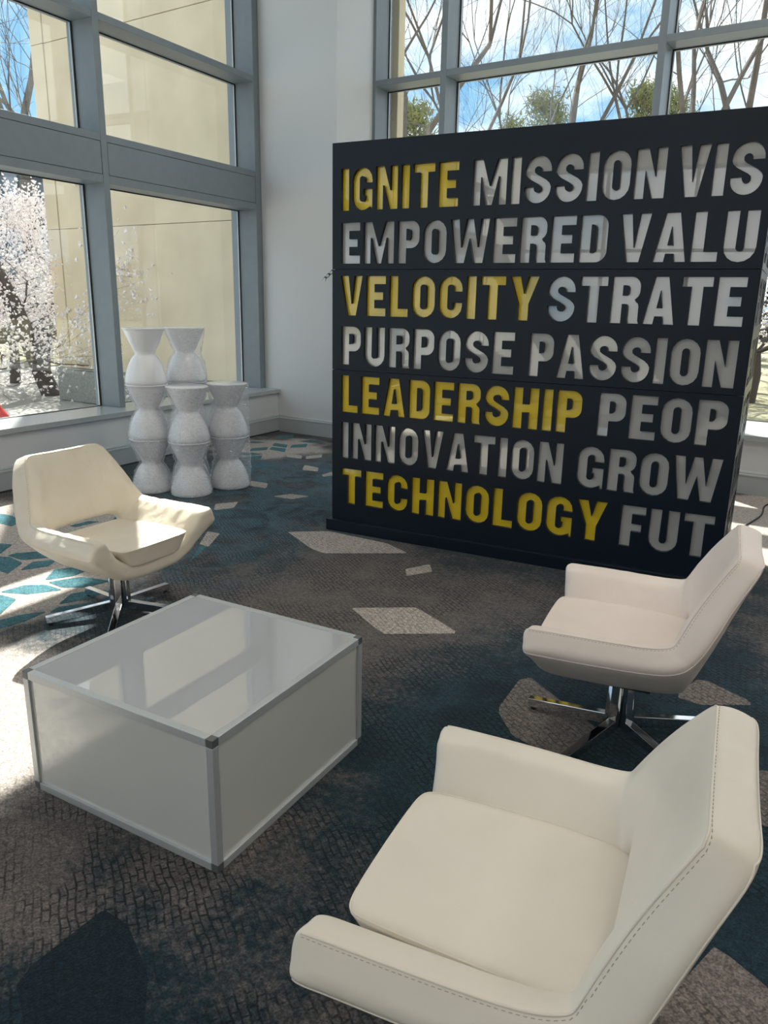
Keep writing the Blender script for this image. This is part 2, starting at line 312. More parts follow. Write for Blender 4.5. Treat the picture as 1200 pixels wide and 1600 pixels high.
def swell(p, g):
    c = (sum(q[0] for q in p)/len(p), sum(q[1] for q in p)/len(p)); return [(c[0]+(x-c[0])*g, c[1]+(y-c[1])*g) for x, y in p]
for p in TEAL: motif(swell(p,1.12), m_teal, .0016)
for p in PALE: motif(p, m_pale)
for p in TAUPE: motif(p, m_taupe)
for p in NAVY: motif(p, m_navy)
# ceiling, with unseen light panels added as fill for the interior
c = slab(CEIL, CEIL+.3, .62, 8.05); ceiling = struct(c.build('ceiling', m_ceil))
mp_ = bpy.data.materials.new('fill_light_emission'); mp_.use_nodes = True; t_ = mp_.node_tree; t_.nodes.clear()
e_ = t_.nodes.new('ShaderNodeEmission'); e_.inputs['Color'].default_value = (1.0,.95,.88,1); e_.inputs['Strength'].default_value = CEIL_FILL
o_ = t_.nodes.new('ShaderNodeOutputMaterial'); t_.links.new(e_.outputs[0], o_.inputs['Surface'])
for ix, x in enumerate((-1.5,1.1,3.7)):
    for iy, y in enumerate((5.4,3.0,-4.8,-7.2)):
        lt = empty('added_ceiling_fill', (x,y,CEIL-.03)); lt['label'] = 'added square fill light panel under the ceiling, '+('nearest the left windows','in the middle line','nearest the right wall')[ix]+', '+('closest to the back windows','above the lettered wall','behind the camera','closest to the front wall')[iy]; lt['category'] = 'added fill light'; lt['group'] = 'added ceiling fill lights'
        m = MB(); m.box(-.36,.36,-.36,.36,-.005,.03); m.build('housing', m_ceil, lt)
        m = MB(); m.box(-.31,.31,-.31,.31,-.012,-.006); m.build('fill_panel', mp_, lt)
# solid walls out of frame
def wall(name, mat, *boxes):
    m = MB()
    for bx in boxes: m.box(*bx)
    return struct(m.build(name, mat))
wall('wall_right', m_room, (XR,XR+.3,YS,8.05,0,CEIL))
wall('wall_front', m_room, (-5.6,-4.6,YS-.3,YS,0,CEIL),(.6,XR,YS-.3,YS,0,CEIL),(-4.6,.6,YS-.3,YS,0,1.0),(-4.6,.6,YS-.3,YS,4.2,CEIL))
# wall under and over the left windows
m = MB(); wbox(m, LW, S_START, S_END, 0, .46, 0, .455); wbox(m, LW, S_START, S_END, .19, .60, 5.66, CEIL); wl = struct(m.build('wall_left', m_wall))
gm = MB()
for s in (1.74,-.95,-3.6): wbox(gm, LW, s, s+.004, -.0008, 0, .195, .45)
gm.build('panel_joint', m_seam, wl)
# column / pier in the corner and the wall below the back windows
PX0, PX1 = -5.13, 2.0
m = MB(); m.box(-6.55, PX0, 7.0, 8.02, 0, CEIL); pier = struct(m.build('wall_pier', m_wall))
m = MB(); wbox(m, BW, PX0, XR, 0, .9, 0, .455); wbox(m, BW, PX0, XR, .66, 1.0, 5.66, CEIL); wb = struct(m.build('wall_back', m_wall))
# baseboards with a cap moulding
def baseboard(name, W, s0, s1, rot):
    prof = [(0,0),(-.022,0),(-.022,.150),(-.027,.154),(-.027,.166),(-.016,.172),(-.016,.182),(-.008,.192),(0,.195)]
    v = [W(s0,n,z) for n, z in prof]+[W(s1,n,z) for n, z in prof]; k = len(prof)
    f = [(i,i+1,k+i+1,k+i) for i in range(k-1)]+[tuple(range(k-1,-1,-1)),tuple(range(k,2*k))]
    return struct(mesh_obj(name, v, f, m_base))
baseboard('baseboard_left', LW, S_START, S_END, 0)
baseboard('baseboard_back', BW, PX0, XR, 0)
baseboard('baseboard_pier', BW, -5.975, PX0, 0)
m = MB(); wbox(m, LW, S_START, S_END, -.030, -.0225, 0.0, .012); struct(m.build('trim_1', m_seam))
# sills
m = MB(); wbox(m, LW, S_START, S_END, -.035, .50, .455, .50); struct(m.build('trim_2', m_sill, bevel=.003))
m = MB(); wbox(m, BW, PX0, XR, -.035, .95, .455, .50); struct(m.build('trim_3', m_sill, bevel=.003))

def window_wall(name, W, nf, ng, muls, s0, s1, trans, band, zt, endw):
    """curtain wall: nf = room-side face of the frame, ng = glass"""
    root = empty(name); struct(root)
    def part(nm, mat, boxes, bevel=0):
        mb = MB()
        for bx in boxes: wbox(mb, W, *bx)
        return mb.build(nm, mat, root, bevel=bevel)
    mw = .068; z0 = .50
    for s in muls: part('mullion', m_frame, [(s-mw/2,s+mw/2,nf,ng+.06,z0,zt)], .003)
    part('jamb', m_frame, [(s1-endw,s1,nf,ng+.06,z0,zt)], .003)
    part('head_rail', m_frame, [(s0,s1,nf+.002,ng+.06,zt-.06,zt+.02)])
    edges = [s0]+list(muls)+[s1-endw+mw/2]
    for i in range(len(edges)-1):
        a, b = edges[i]+mw/2+.001, edges[i+1]-mw/2-.001
        if b-a < .1: continue
        for tz in trans: part('transom', m_frame, [(a,b,nf+.003,ng+.06,tz-.03,tz+.03)], .003)
        bz0, bz1 = band
        part('band_rail', m_frame, [(a,b,nf+.002,ng+.06,bz0,bz0+.068)], .002)
        part('band_rail', m_frame, [(a,b,nf+.002,ng+.06,bz1-.06,bz1)], .002)
        part('band_panel', m_frame, [(a+.004,b-.004,nf+.003,nf+.04,bz0+.072,bz1-.064)], .001)
        part('band_backing', m_seam, [(a,b,nf+.02,ng+.05,bz0+.06,bz1-.05)])
        zs = [z0]+sorted([(tz-.03,tz+.03) for tz in trans]+[band])+[zt-.06]
        lo = z0
        spans = []
        for q in zs[1:-1]: spans.append((lo,q[0])); lo = q[1]
        spans.append((lo, zs[-1]))
        for l, h in spans:
            part('pane', m_glass, [(a,b,ng,ng+.008,l,h)])
            g = .009
            part('gasket', m_gasket, [(a,a+g,ng-.012,ng-.002,l,h),(b-g,b,ng-.012,ng-.002,l,h),(a,b,ng-.012,ng-.002,l,l+g*.6),(a,b,ng-.012,ng-.002,h-g,h)])
            part('glazing_bead', m_bead, [(b-g-.012,b-g-.003,ng-.008,ng-.001,l+.01,h-.01)] if W is LW else [(a+g+.003,a+g+.010,ng-.008,ng-.001,l+.01,h-.01)])
    return root
lm_ = [1.487-2.14*k for k in range(6)]
window_wall('window_1', LW, .19, .45, sorted(lm_), S_START, S_END-.005, (3.797,), (2.48,2.88), 5.70, .085)
bm_ = [-4.265+2.185*k for k in range(5)]
window_wall('window_2', BW, .66, .92, bm_, PX0, XR, (3.785,), (2.48,2.88), 5.70, .09)
w3 = struct(empty('added_window_3'))  # unseen window added behind the camera for reflections and fill light
for x_ in (-4.57,-2.9,-1.2,.53): m = MB(); m.box(x_-.035,x_+.035,YS-.22,YS-.04,1.0,4.2); m.build('mullion', m_frame, w3)
for xa_, xb_ in ((-4.534,-2.936),(-2.864,-1.236),(-1.164,.494)):
    for z_ in (1.03,2.62,4.17): m = MB(); m.box(xa_,xb_,YS-.21,YS-.05,z_-.03,z_+.03); m.build('transom', m_frame, w3)
    for za_, zb_ in ((1.061,2.589),(2.651,4.139)): m = MB(); m.box(xa_,xb_,YS-.16,YS-.152,za_,zb_); m.build('pane', m_glass, w3)
# left jamb of the back windows, beside the pier
m = MB(); wbox(m, BW, PX0+.001, PX0+.036, .66, .98, .5, 5.7); j = m.build('jamb', m_frame, bpy.data.objects['window_2'])
m = MB(); wbox(m, LW, S_END-.004, S_END+.06, .19, .62, .455, 5.9); struct(m.build('trim_4', m_frame))

# ------------------------------------------------------------------ limestone wing of the building outside
wing = empty('limestone_wing', (-7.9,7.4,-.05)); tag(wing, 'tan limestone building wing with grey granite base outside the left window', 'building')
def wpart(nm, mat, x0,x1,y0,y1,z0,z1, bev=.006):
    m = MB(); m.box(x0+7.9,x1+7.9,y0-7.4,y1-7.4,z0+.05,z1+.05); return m.build(nm, mat, wing, bevel=bev)
wpart('core', m_seam, -10.66,-6.6,7.43,8.0,-.05,8.25,0)
wpart('plinth', m_granite, -10.74,-6.5,7.36,8.1,-.05,.425)
wpart('plinth_cap', m_granite, -10.76,-6.5,7.35,8.1,.43,.452)
for z0, z1 in ((.456,2.444),(2.450,4.853),(4.861,8.3)):
    wpart('stone_course', m_stone, -10.42,-6.55,7.40,8.05,z0,z1)
    wpart('corner_stone', m_stone, -10.70,-10.424,7.385,8.06,z0,z1)
wpart('outer_reveal', m_stone, -6.5,-5.04,8.03,8.16,-.05,8.3)
# ------------------------------------------------------------------ ground outside
m = MB(); m.box(-60,60,7.26,90,-.30,-.06); m.box(-90,-7.21,-60,7.26,-.30,-.06)
gr = struct(m.build('ground', m_ground))
m = MB(); m.box(-60,60,12,90,-.059,-.03); m.box(-60,-16,-60,12,-.059,-.03)
tag(m.build('lawn', m_grass), 'dry pale grass beyond the paving outside the windows', 'grass', kind='stuff')
# ------------------------------------------------------------------ sign booth with cut-out lettering
def arc(cx, cy, r, a0, a1, n=8, ry=None):
    ry = r if ry is None else ry
    return [(cx+r*math.cos(R(a0+(a1-a0)*i/n)), cy+ry*math.sin(R(a0+(a1-a0)*i/n))) for i in range(n+1)]
T = .235; HB = .20      # stem and bar weight, cap height 1
def glyph(c):
    """outline loops (outer first) of a condensed bold sans capital; returns loops, width"""
    if c == 'I': return [[(0,0),(T,0),(T,1),(0,1)]], T
    if c == 'L': return [[(0,0),(.50,0),(.50,HB),(T,HB),(T,1),(0,1)]], .50
    if c == 'T': w=.60; return [[(w/2-T/2,0),(w/2+T/2,0),(w/2+T/2,1-HB),(w,1-HB),(w,1),(0,1),(0,1-HB),(w/2-T/2,1-HB)]], w
    if c == 'E': w=.54; return [[(0,0),(w,0),(w,HB),(T,HB),(T,.41),(w-.07,.41),(w-.07,.60),(T,.60),(T,1-HB),(w,1-HB),(w,1),(0,1)]], w
    if c == 'F': w=.52; return [[(0,0),(T,0),(T,.38),(w-.07,.38),(w-.07,.57),(T,.57),(T,1-HB),(w,1-HB),(w,1),(0,1)]], w
    if c == 'H': w=.62; return [[(0,0),(T,0),(T,.40),(w-T,.40),(w-T,0),(w,0),(w,1),(w-T,1),(w-T,.60),(T,.60),(T,1),(0,1)]], w
    if c == 'N': w=.63; a=.21; return [[(0,0),(a,0),(a,.56),(w-a-.035,0),(w,0),(w,1),(w-a,1),(w-a,.44),(a+.035,1),(0,1)]], w
    if c == 'M': w=.84; a=.21; return [[(0,0),(a-.01,0),(a-.01,.62),(w/2-.075,0),(w/2+.075,0),(w-a+.01,.62),(w-a+.01,0),(w,0),(w,1),(w-a-.03,1),(w/2,.42),(a+.03,1),(0,1)]], w
    if c == 'V': w=.62; return [[(w/2-.125,0),(w/2+.125,0),(w,1),(w-.23,1),(w/2,.30),(.23,1),(0,1)]], w
    if c == 'A': w=.64; return [[(0,0),(.215,0),(.24,.17),(w-.24,.17),(w-.215,0),(w,0),(w/2+.14,1),(w/2-.14,1)], [(.265,.34),(w/2,.72),(w-.265,.34)]], w
    if c == 'W': w=.96; return [[(.14,0),(.36,0),(w/2,.56),(w-.36,0),(w-.14,0),(w,1),(w-.215,1),(w-.275,.36),(w/2+.085,1),(w/2-.085,1),(.275,.36),(.215,1),(0,1)]], w
    if c == 'Y': w=.66; return [[(w/2-T/2,0),(w/2+T/2,0),(w/2+T/2,.38),(w,1),(w-.24,1),(w/2,.61),(.24,1),(0,1),(w/2-T/2,.38)]], w
    if c == 'O': w=.60; r=w/2; q=w/2-T+.01; return [arc(r,r,r,180,360)+arc(r,1-r,r,0,180), arc(r,.20+q,q,0,-180,6)+arc(r,1-.20-q,q,180,0,6)], w
    if c == 'U': w=.60; r=w/2; q=w/2-T+.01; return [arc(r,r-.01,r,180,360)+[(w,1),(w-T,1)]+arc(r,.20+q,q,0,-180,6)+[(T,1),(0,1)]], w
    if c == 'D': w=.59; r=.24; q=.09; return [[(0,0)]+arc(w-r,r,r,270,360)+arc(w-r,1-r,r,0,90)+[(0,1)], [(T,HB),(T,1-HB)]+arc(w-T-q,1-HB-q,q,90,0,5)+arc(w-T-q,HB+q,q,0,-90,5)], w
    if c == 'P': w=.58; r=.22; q=.07; return [[(0,0),(T,0),(T,.36)]+arc(w-r,.36+r,r,270,360)+arc(w-r,1-r,r,0,90)+[(0,1)], [(T,.545),(T,.815)]+arc(w-T-q,.815-q,q,90,0,4)+arc(w-T-q,.545+q,q,0,-90,4)], w
    if c == 'R': w=.60; r=.21; q=.065; return [[(0,0),(T,0),(T,.42),(.30,.42)]+arc(.30,.36,.06,90,0,4)+[(.36,.08),(.385,0),(w+.015,0),(w-.01,.07),(w-.01,.36)]+arc(w-.10,.38,.085,0,70,4)+arc(w-r,.49+r,r,300,360,5)+arc(w-r,1-r,r,0,90)+[(0,1)], [(T,.595),(T,.82)]+arc(w-T-q,.82-q,q,90,0,4)+arc(w-T-q,.595+q,q,0,-90,4)], w
    if c == 'C': w=.59; r=w/2; q=w/2-T+.01; return [arc(r,r,r,180,360)+[(w,.37),(w-T+.01,.37)]+arc(r,.20+q,q,0,-180,6)+arc(r,1-.20-q,q,180,0,6)+[(w-T+.01,.64),(w,.64)]+arc(r,1-r,r,0,180)], w
    if c == 'G': w=.60; r=w/2; q=w/2-T+.01; return [arc(r,r,r,180,300,8)+[(w-.075,.075),(w-.055,0),(w,0),(w,.50),(w/2+.03,.50),(w/2+.03,.35),(w-T+.01,.35)]+arc(r,.20+q,q,0,-180,6)+arc(r,1-.20-q,q,180,0,6)+[(w-T+.01,.64),(w,.64)]+arc(r,1-r,r,0,180)], w
    if c == 'S':
        w=.62; t=.225; R1=(w-t)/2
        cl = arc(w/2,1-R1-t/2,R1,-18,180,12,R1)+[(t/2+.01,.66),(.19,.575),(w/2,.50),(w-.19,.425),(w-t/2-.01,.34)]+arc(w/2,R1+t/2,R1,0,-198,12,R1)
        # smooth and offset
        for _ in range(2):
            cl = [cl[0]]+[((cl[i-1][0]+2*cl[i][0]+cl[i+1][0])/4,(cl[i-1][1]+2*cl[i][1]+cl[i+1][1])/4) for i in range(1,len(cl)-1)]+[cl[-1]]
        Lf=[];Rt=[]
        for i,p in enumerate(cl):
            a=cl[max(i-1,0)]; b=cl[min(i+1,len(cl)-1)]; dx,dy=b[0]-a[0],b[1]-a[1]; l=math.hypot(dx,dy); nx,ny=-dy/l,dx/l
            if i in (0,len(cl)-1): nx,ny = (1 if i==0 else 1),0
            Lf.append((p[0]+nx*t/2,p[1]+ny*t/2)); Rt.append((p[0]-nx*t/2,p[1]-ny*t/2))
        # ends: make the terminals level
        Lf[0]=(w,.655); Rt[0]=(w-t,.655); Lf[-1]=(t,.345); Rt[-1]=(0,.345)
        if (Lf[1][0]-w/2) < (Rt[1][0]-w/2): Lf[1:-1], Rt[1:-1] = Rt[1:-1], Lf[1:-1]
        # second half swaps side: keep ordering consistent with the path normal
        return [Lf+Rt[::-1]], w
def s_glyph():
    """S traced as two stacked bowls, outline walked once"""
    w=.62; t=.225; r=w/2; q=r-t
    up=1-r; lo=r
    outer = [(w,.66)]+arc(r,up,r,0,180,14)+[(0,.655),(.035,.585),(.115,.515)]+[(.33,.40),(.385,.355)]+[(w-t,.30)]+arc(r,lo-.0,q,0,-180,8)[1:]+[(t,.345),(0,.345)]
    inner = arc(r,lo,r,180,360,14)+[(w,.345),(w-.035,.415),(w-.115,.485)]+[(.29,.60),(.235,.645)]+[(t,.70)]+arc(r,up,q,180,0,8)[1:]+[(w-t,.66)]
    return [outer+inner], w
_g = glyph
def glyph(c): return s_glyph() if c == 'S' else _g(c)
def word_layout(word, u0, u1):
    """place glyphs so the word spans u0..u1; returns (char, u, xscale)"""
    gs = [glyph(c)[1] for c in word]; gap = .095
    tot = sum(gs)+gap*(len(word)-1); sc = (u1-u0)/tot; out = []; x = u0
    for c, g in zip(word, gs): out.append((c, x, sc)); x += (g+gap)*sc
    return out
CAPH = .240
ROWS = [  # baseline, [(word, u0, u1, colour)]
 (2.052,[('IGNITE',.063,.834,'y'),('MISSION',.920,1.955,'g'),('VIS',2.012,2.402,'g')]),
 (1.743,[('EMPOWERED',.063,1.695,'g'),('VALU',1.755,2.416,'g')]),
 (1.430,[('VELOCITY',.060,1.342,'y'),('STRATE',1.396,2.400,'g')]),
 (1.121,[('PURPOSE',.066,1.222,'g'),('PASSION',1.312,2.400,'g')]),
 (.813,[('LEADERSHIP',.066,1.638,'y'),('PEOP',1.730,2.396,'g')]),
 (.508,[('INNOVATION',.068,1.555,'g'),('GROW',1.640,2.402,'g')]),
 (.196,[('TECHNOLOGY',.068,1.832,'y'),('FUT',1.912,2.402,'g')])]
SIDE = [(2.052,[('ION',.05,.42,'g'),('EMP',.50,.87,'g')]),(1.743,[('ES',.05,.30,'g'),('VELO',.38,.87,'y')]),(1.430,[('GY',.05,.33,'g'),('PUR',.42,.87,'g')]),
        (1.121,[('LEAD',.05,.50,'y'),('INN',.56,.87,'g')]),(.813,[('LE',.05,.28,'g'),('TEC',.36,.87,'y')]),(.508,[('TH',.05,.30,'g'),('VAL',.38,.87,'g')]),(.196,[('URE',.05,.45,'g'),('PEO',.52,.87,'g')])]
BO = Vector((-3.020,4.079,0)); BTH = .0948; BWID = 2.456; BDEP = .92; BHT = 2.438; PT = .028
def curve_mesh(name, loops, z0, z1):
    """filled polygons with holes, extruded z0..z1, as a plain mesh"""
    cu = bpy.data.curves.new(name, 'CURVE'); cu.dimensions = '2D'; cu.fill_mode = 'BOTH'; cu.extrude = (z1-z0)/2
    for lp in loops:
        sp = cu.splines.new('POLY'); sp.points.add(len(lp)-1); sp.use_cyclic_u = True
        for i, p in enumerate(lp): sp.points[i].co = (p[0],p[1],0,1)
    o = bpy.data.objects.new(name, cu); me = bpy.data.meshes.new_from_object(o)
    bpy.data.objects.remove(o); bpy.data.curves.remove(cu)
    me.transform(Matrix.Translation((0,0,(z0+z1)/2))); return me
booth = empty('sign_booth', BO, BTH)
tag(booth, 'tall navy black display wall with rows of yellow and grey cut-out words', 'sign')
def face_set(rows, width, seams, place, base_name):
    """place(mesh) maps (u, z, out) mesh data to the booth; panel rows with holes + recessed letters"""
    zs = [.0]+seams+[BHT]
    for i in range(len(zs)-1):
        z0, z1 = zs[i]+(.0015 if i else 0), zs[i+1]-(.0015 if i < len(zs)-2 else 0)
        loops = [[(0,z0),(width,z0),(width,z1),(0,z1)]]
        for base, words in rows:
            if not (z0 < base < z1): continue
            for wd, u0, u1, col in words:
                for ch, x, sc in word_layout(wd, u0, u1):
                    for lp in glyph(ch)[0]: loops.append([(x+p[0]*sc, base+p[1]*CAPH) for p in lp])
        me = curve_mesh('panel', loops, -PT, 0); me.materials.append(m_board)
        o = bpy.data.objects.new('panel', me); o.parent = booth; o.matrix_local = place; COL.objects.link(o)
    cache = {}
    for base, words in rows:
        for wd, u0, u1, col in words:
            for ch, x, sc in word_layout(wd, u0, u1):
                key = (ch, round(sc,4), col)
                if key not in cache:
                    g = glyph(ch)[0]
                    out = g[0]; cx = sum(p[0] for p in out)/len(out)
                    me = curve_mesh('letter', [[(p[0]*sc*1.0, p[1]*CAPH) for p in lp] for lp in g], -.012, 0)
                    me.materials.append(m_yellow if col == 'y' else m_grey); cache[key] = me
                o = bpy.data.objects.new('letter', cache[key]); o.parent = booth
                o.matrix_local = place @ Matrix.Translation((x, base, -PT+.004)); COL.objects.link(o)
                o['label'] = ('yellow' if col == 'y' else 'grey')+' recessed acrylic letter '+ch
F_PLACE = Matrix(((1,0,0,0),(0,0,-1,0),(0,1,0,0),(0,0,0,1)))            # u -> +x, z -> up, out -> -y
S_PLACE = Matrix(((0,0,1,BWID+.0005),(1,0,0,PT),(0,1,0,0),(0,0,0,1)))        # right-hand end of the booth
face_set(ROWS, BWID, [1.086,1.708], F_PLACE, 'front')
face_set(SIDE, BDEP-PT, [1.086,1.708], S_PLACE, 'side')
m = MB(); m.box(.02,BWID-PT-.002,PT+.002,BDEP-.002,.0,BHT-.03); m.build('carcass', m_inside, booth)
m = MB(); m.box(0,BWID,PT+.001,BDEP,BHT-.029,BHT); m.build('top_panel', m_board, booth)
m = MB(); m.box(0,.019,PT+.001,BDEP,0,BHT-.03); m.build('end_panel', m_board, booth)
m = MB(); m.box(-.030,BWID+.03,-.034,-.001,0,.078); m.box(-.030,-.001,-.001,BDEP,0,.078); m.box(BWID+.004,BWID+.03,-.001,BDEP,0,.078); m.build('plinth', m_board, booth, bevel=.003)

# ------------------------------------------------------------------ white illuminated-style cube table
tc0 = Vector((-1.309,1.246,0)); tang = math.atan2(1.200-1.246, -2.067+1.309)      # towards the left corner
TW, TH = .760, .410
ex = Vector((math.cos(tang+math.pi),math.sin(tang+math.pi),0)); ey = Vector((-ex.y,ex.x,0))
tcen = tc0-ex*TW/2+ey*TW/2
tbl = empty('cube_table', tcen, math.atan2(ex.y,ex.x)); tag(tbl, 'low square table of glossy white panels in a silver aluminium frame', 'table')
h = TW/2; q = .024
def fbar(x0,x1,y0,y1,z0,z1): m = MB(); m.box(x0,x1,y0,y1,z0,z1); m.build('frame_bar', m_alu, tbl, bevel=.0012)
for sx in (-1,1):
    xa, xb = sorted((sx*h, sx*(h-q)))
    for za, zb in ((.0,q),(TH-q,TH)):
        fbar(xa,xb,-h+q+.0006,h-q-.0006,za,zb); fbar(-h+q+.0006,h-q-.0006,xa,xb,za,zb)
    for sy in (-1,1):
        ya, yb = sorted((sy*h, sy*(h-q))); fbar(xa,xb,ya,yb,q+.0006,TH-q-.0006)
        for za, zb in ((0,q),(TH-q,TH)):
            m = MB(); m.box(xa,xb,ya,yb,za,zb); m.build('corner_block', m_corner, tbl, bevel=.001)
m = MB(); m.box(-h+q,h-q,-h+q,h-q,TH-.012,TH-.0025); m.build('top_panel', m_tabletop, tbl, bevel=.0008)
for k in range(4):
    m = MB(); m.box(-h+q,h-q,-h+.008,-h+.014,q,TH-q); o = m.build('side_panel', m_tableside, tbl); o.rotation_euler = (0,0,k*math.pi/2)

# ------------------------------------------------------------------ lounge chairs
def catmull(verts, faces, crease, tags, levels):
    """Catmull-Clark with whole-level sharp edges; tags (edge -> name) follow their edge"""
    V = [Vector(v) for v in verts]; F = [tuple(f) for f in faces]; C = dict(crease); G = dict(tags)
    ek = lambda a,b: (a,b) if a < b else (b,a)
    for _ in range(levels):
        fp = [sum((V[i] for i in f), Vector())/len(f) for f in F]
        ef = {}; vf = {}
        for fi, f in enumerate(F):
            for i in range(len(f)):
                ef.setdefault(ek(f[i],f[(i+1)%len(f)]),[]).append(fi); vf.setdefault(f[i],[]).append(fi)
        ve = {}
        for e in ef: ve.setdefault(e[0],[]).append(e); ve.setdefault(e[1],[]).append(e)
        ep = {}
        for e, fs in ef.items():
            mid = (V[e[0]]+V[e[1]])/2; c = C.get(e,0)
            if len(fs) < 2: ep[e] = mid; continue
            sm = (V[e[0]]+V[e[1]]+fp[fs[0]]+fp[fs[1]])/4
            ep[e] = mid if c >= 1 else sm.lerp(mid, max(c,0))
        nv = []
        for i, v in enumerate(V):
            es = ve[i]; sh = [e for e in es if C.get(e,0) > 0 or len(ef[e]) < 2]; n = len(es)
            fa = sum((fp[k] for k in vf[i]), Vector())/len(vf[i]); ea = sum(((V[e[0]]+V[e[1]])/2 for e in es), Vector())/n
            smooth = (fa+2*ea+(n-3)*v)/n
            if len(sh) < 2: nv.append(smooth)
            elif len(sh) == 2:
                o = [V[e[0] if e[1] == i else e[1]] for e in sh]; w = min(1, sum(C.get(e,1) for e in sh)/2)
                nv.append(smooth.lerp((o[0]+o[1]+6*v)/8, w))
            else: nv.append(v)
        off_e = len(nv); ei = {e:off_e+k for k, e in enumerate(ep)}; nv += list(ep.values()); off_f = len(nv); nv += fp
        NF = []; NC = {}; NG = {}
        for fi, f in enumerate(F):
            n = len(f)
            for i in range(n): NF.append((f[i], ei[ek(f[i],f[(i+1)%n])], off_f+fi, ei[ek(f[i-1],f[i])]))
        for e in ep:
            for a in e:
                k2 = ek(a, ei[e])
                if C.get(e,0)-1 > 0: NC[k2] = C[e]-1
                if e in G: NG[k2] = G[e]
        V, F, C, G = nv, NF, NC, NG
    return V, F, G
def chain(G, name):
    """ordered vertex chains from tagged edges"""
    adj = {}
    for e, g in G.items():
        if g == name: adj.setdefault(e[0],[]).append(e[1]); adj.setdefault(e[1],[]).append(e[0])
    out = []; seen = set()
    starts = [v for v in adj if len(adj[v]) == 1] or list(adj)[:1]
    for s in starts:
        if s in seen: continue
        p = [s]; seen.add(s)
        while True:
            nx = [w for w in adj[p[-1]] if w not in seen]
            if not nx: break
            p.append(nx[0]); seen.add(nx[0])
        out.append(p)
    return out
def make_chair(label, group, loc, rot, leath, base_rot, levels=4, wrinkle=0.0):
    root = empty('lounge_chair', (loc[0],loc[1],0), rot); tag(root, label, 'chair', group)
    # stations, half loops: 0 inner centre, 1 inner low, 2 inner top roll, 3 seam, 4 outer seam, 5 outer belly, 6 outer centre
    ST = [
     [(0,.255,.335),(.198,.262,.365),(.296,.292,.500),(.360,.300,.508),(.404,.298,.436),(.185,.264,.262),(0,.262,.256)],
     [(0,.06,.335),(.190,.06,.378),(.296,.07,.500),(.358,.072,.510),(.402,.07,.438),(.195,.05,.262),(0,.05,.258)],
     [(0,-.11,.335),(.182,-.11,.378),(.290,-.100,.496),(.346,-.112,.506),(.392,-.150,.440),(.200,-.155,.275),(0,-.155,.272)],
     [(0,-.165,.350),(.192,-.165,.378),(.276,-.152,.506),(.330,-.160,.522),(.376,-.222,.470),(.215,-.205,.300),(0,-.200,.298)],
     [(0,-.178,.455),(.205,-.178,.455),(.256,-.172,.565),(.304,-.184,.580),(.346,-.272,.555),(.225,-.262,.445),(0,-.262,.445)],
     [(0,-.232,.63),(.13,-.232,.63),(.212,-.232,.680),(.260,-.238,.688),(.298,-.326,.682),(.19,-.326,.62),(0,-.322,.62)],
     [(0,-.308,.797),(.09,-.308,.797),(.170,-.308,.797),(.218,-.312,.795),(.230,-.394,.785),(.12,-.390,.778),(0,-.388,.778)],
    ]
    NK = 6
    verts = []; idx = []
    for st in ST:
        row = {}
        for k, p in enumerate(st):
            row[(k,1)] = len(verts); verts.append(p)
            if p[0] > 0: row[(k,-1)] = len(verts); verts.append((-p[0],p[1],p[2]))
            else: row[(k,-1)] = row[(k,1)]
        idx.append(row)
    faces = []
    def quad(a,b,c,d,s): faces.append((a,b,c,d) if s > 0 else (d,c,b,a))
    for i in range(len(ST)-1):
        A, B = idx[i], idx[i+1]
        for s in (1,-1):
            for k in range(NK):
                if i == 3 and k in (0,NK-1): continue         # open gap between seat and backrest
                quad(A[(k,s)],A[(k+1,s)],B[(k+1,s)],B[(k,s)],s)
    for s in (1,-1):   # close the slot edges
        A, B = idx[3], idx[4]
        quad(A[(1,s)],A[(5,s)],A[(6,s)],A[(0,s)],-s); quad(B[(0,s)],B[(6,s)],B[(5,s)],B[(1,s)],-s)
        quad(A[(1,s)],B[(1,s)],B[(5,s)],A[(5,s)],-s)
        for st_ in (0,-1):
            A = idx[st_]; w = s if st_ == 0 else -s
            quad(A[(0,s)],A[(6,s)],A[(5,s)],A[(1,s)],w); quad(A[(1,s)],A[(5,s)],A[(4,s)],A[(2,s)],w); faces.append((A[(2,s)],A[(4,s)],A[(3,s)]))
    cr = {}; tg = {}; ek = lambda a,b: (a,b) if a < b else (b,a)
    for i in range(len(ST)-1):
        for s in (1,-1):
            for k, c, g in ((3,2.0,'pipe'),(4,1.2,'back_pipe'),(5,.8,None),(1,.9,None),(2,1.3,None)):
                e = ek(idx[i][(k,s)],idx[i+1][(k,s)]); cr[e] = c
                if g: tg[e] = g
    for s in (1,-1):
        B = idx[-1]
        for k in (0,1,2): e = ek(B[(k,s)],B[(k+1,s)]); cr[e] = 2.0; tg[e] = 'pipe'
        for k in (4,5): e = ek(B[(k,s)],B[(k+1,s)]); cr[e] = 1.2; tg[e] = 'back_pipe'
        A = idx[0]
        for k in range(6): e = ek(A[(k,s)],A[(k+1,s)]); cr[e] = 1.2
        e = ek(A[(2,s)],A[(4,s)]); cr[e] = 0
        for st_ in (3,4):
            A = idx[st_]
            for e in (ek(A[(0,s)],A[(1,s)]), ek(A[(5,s)],A[(6,s)])): cr[e] = 1.0
        A = idx[3]
        for k in (1,2): cr[ek(A[(k,s)],A[(k+1,s)])] = 2.0
    V, F, G = catmull(verts, faces, cr, tg, levels)
    bm = bmesh.new(); bv = [bm.verts.new(v) for v in V]
    for f in F: bm.faces.new([bv[i] for i in f])
    bmesh.ops.recalc_face_normals(bm, faces=bm.faces)
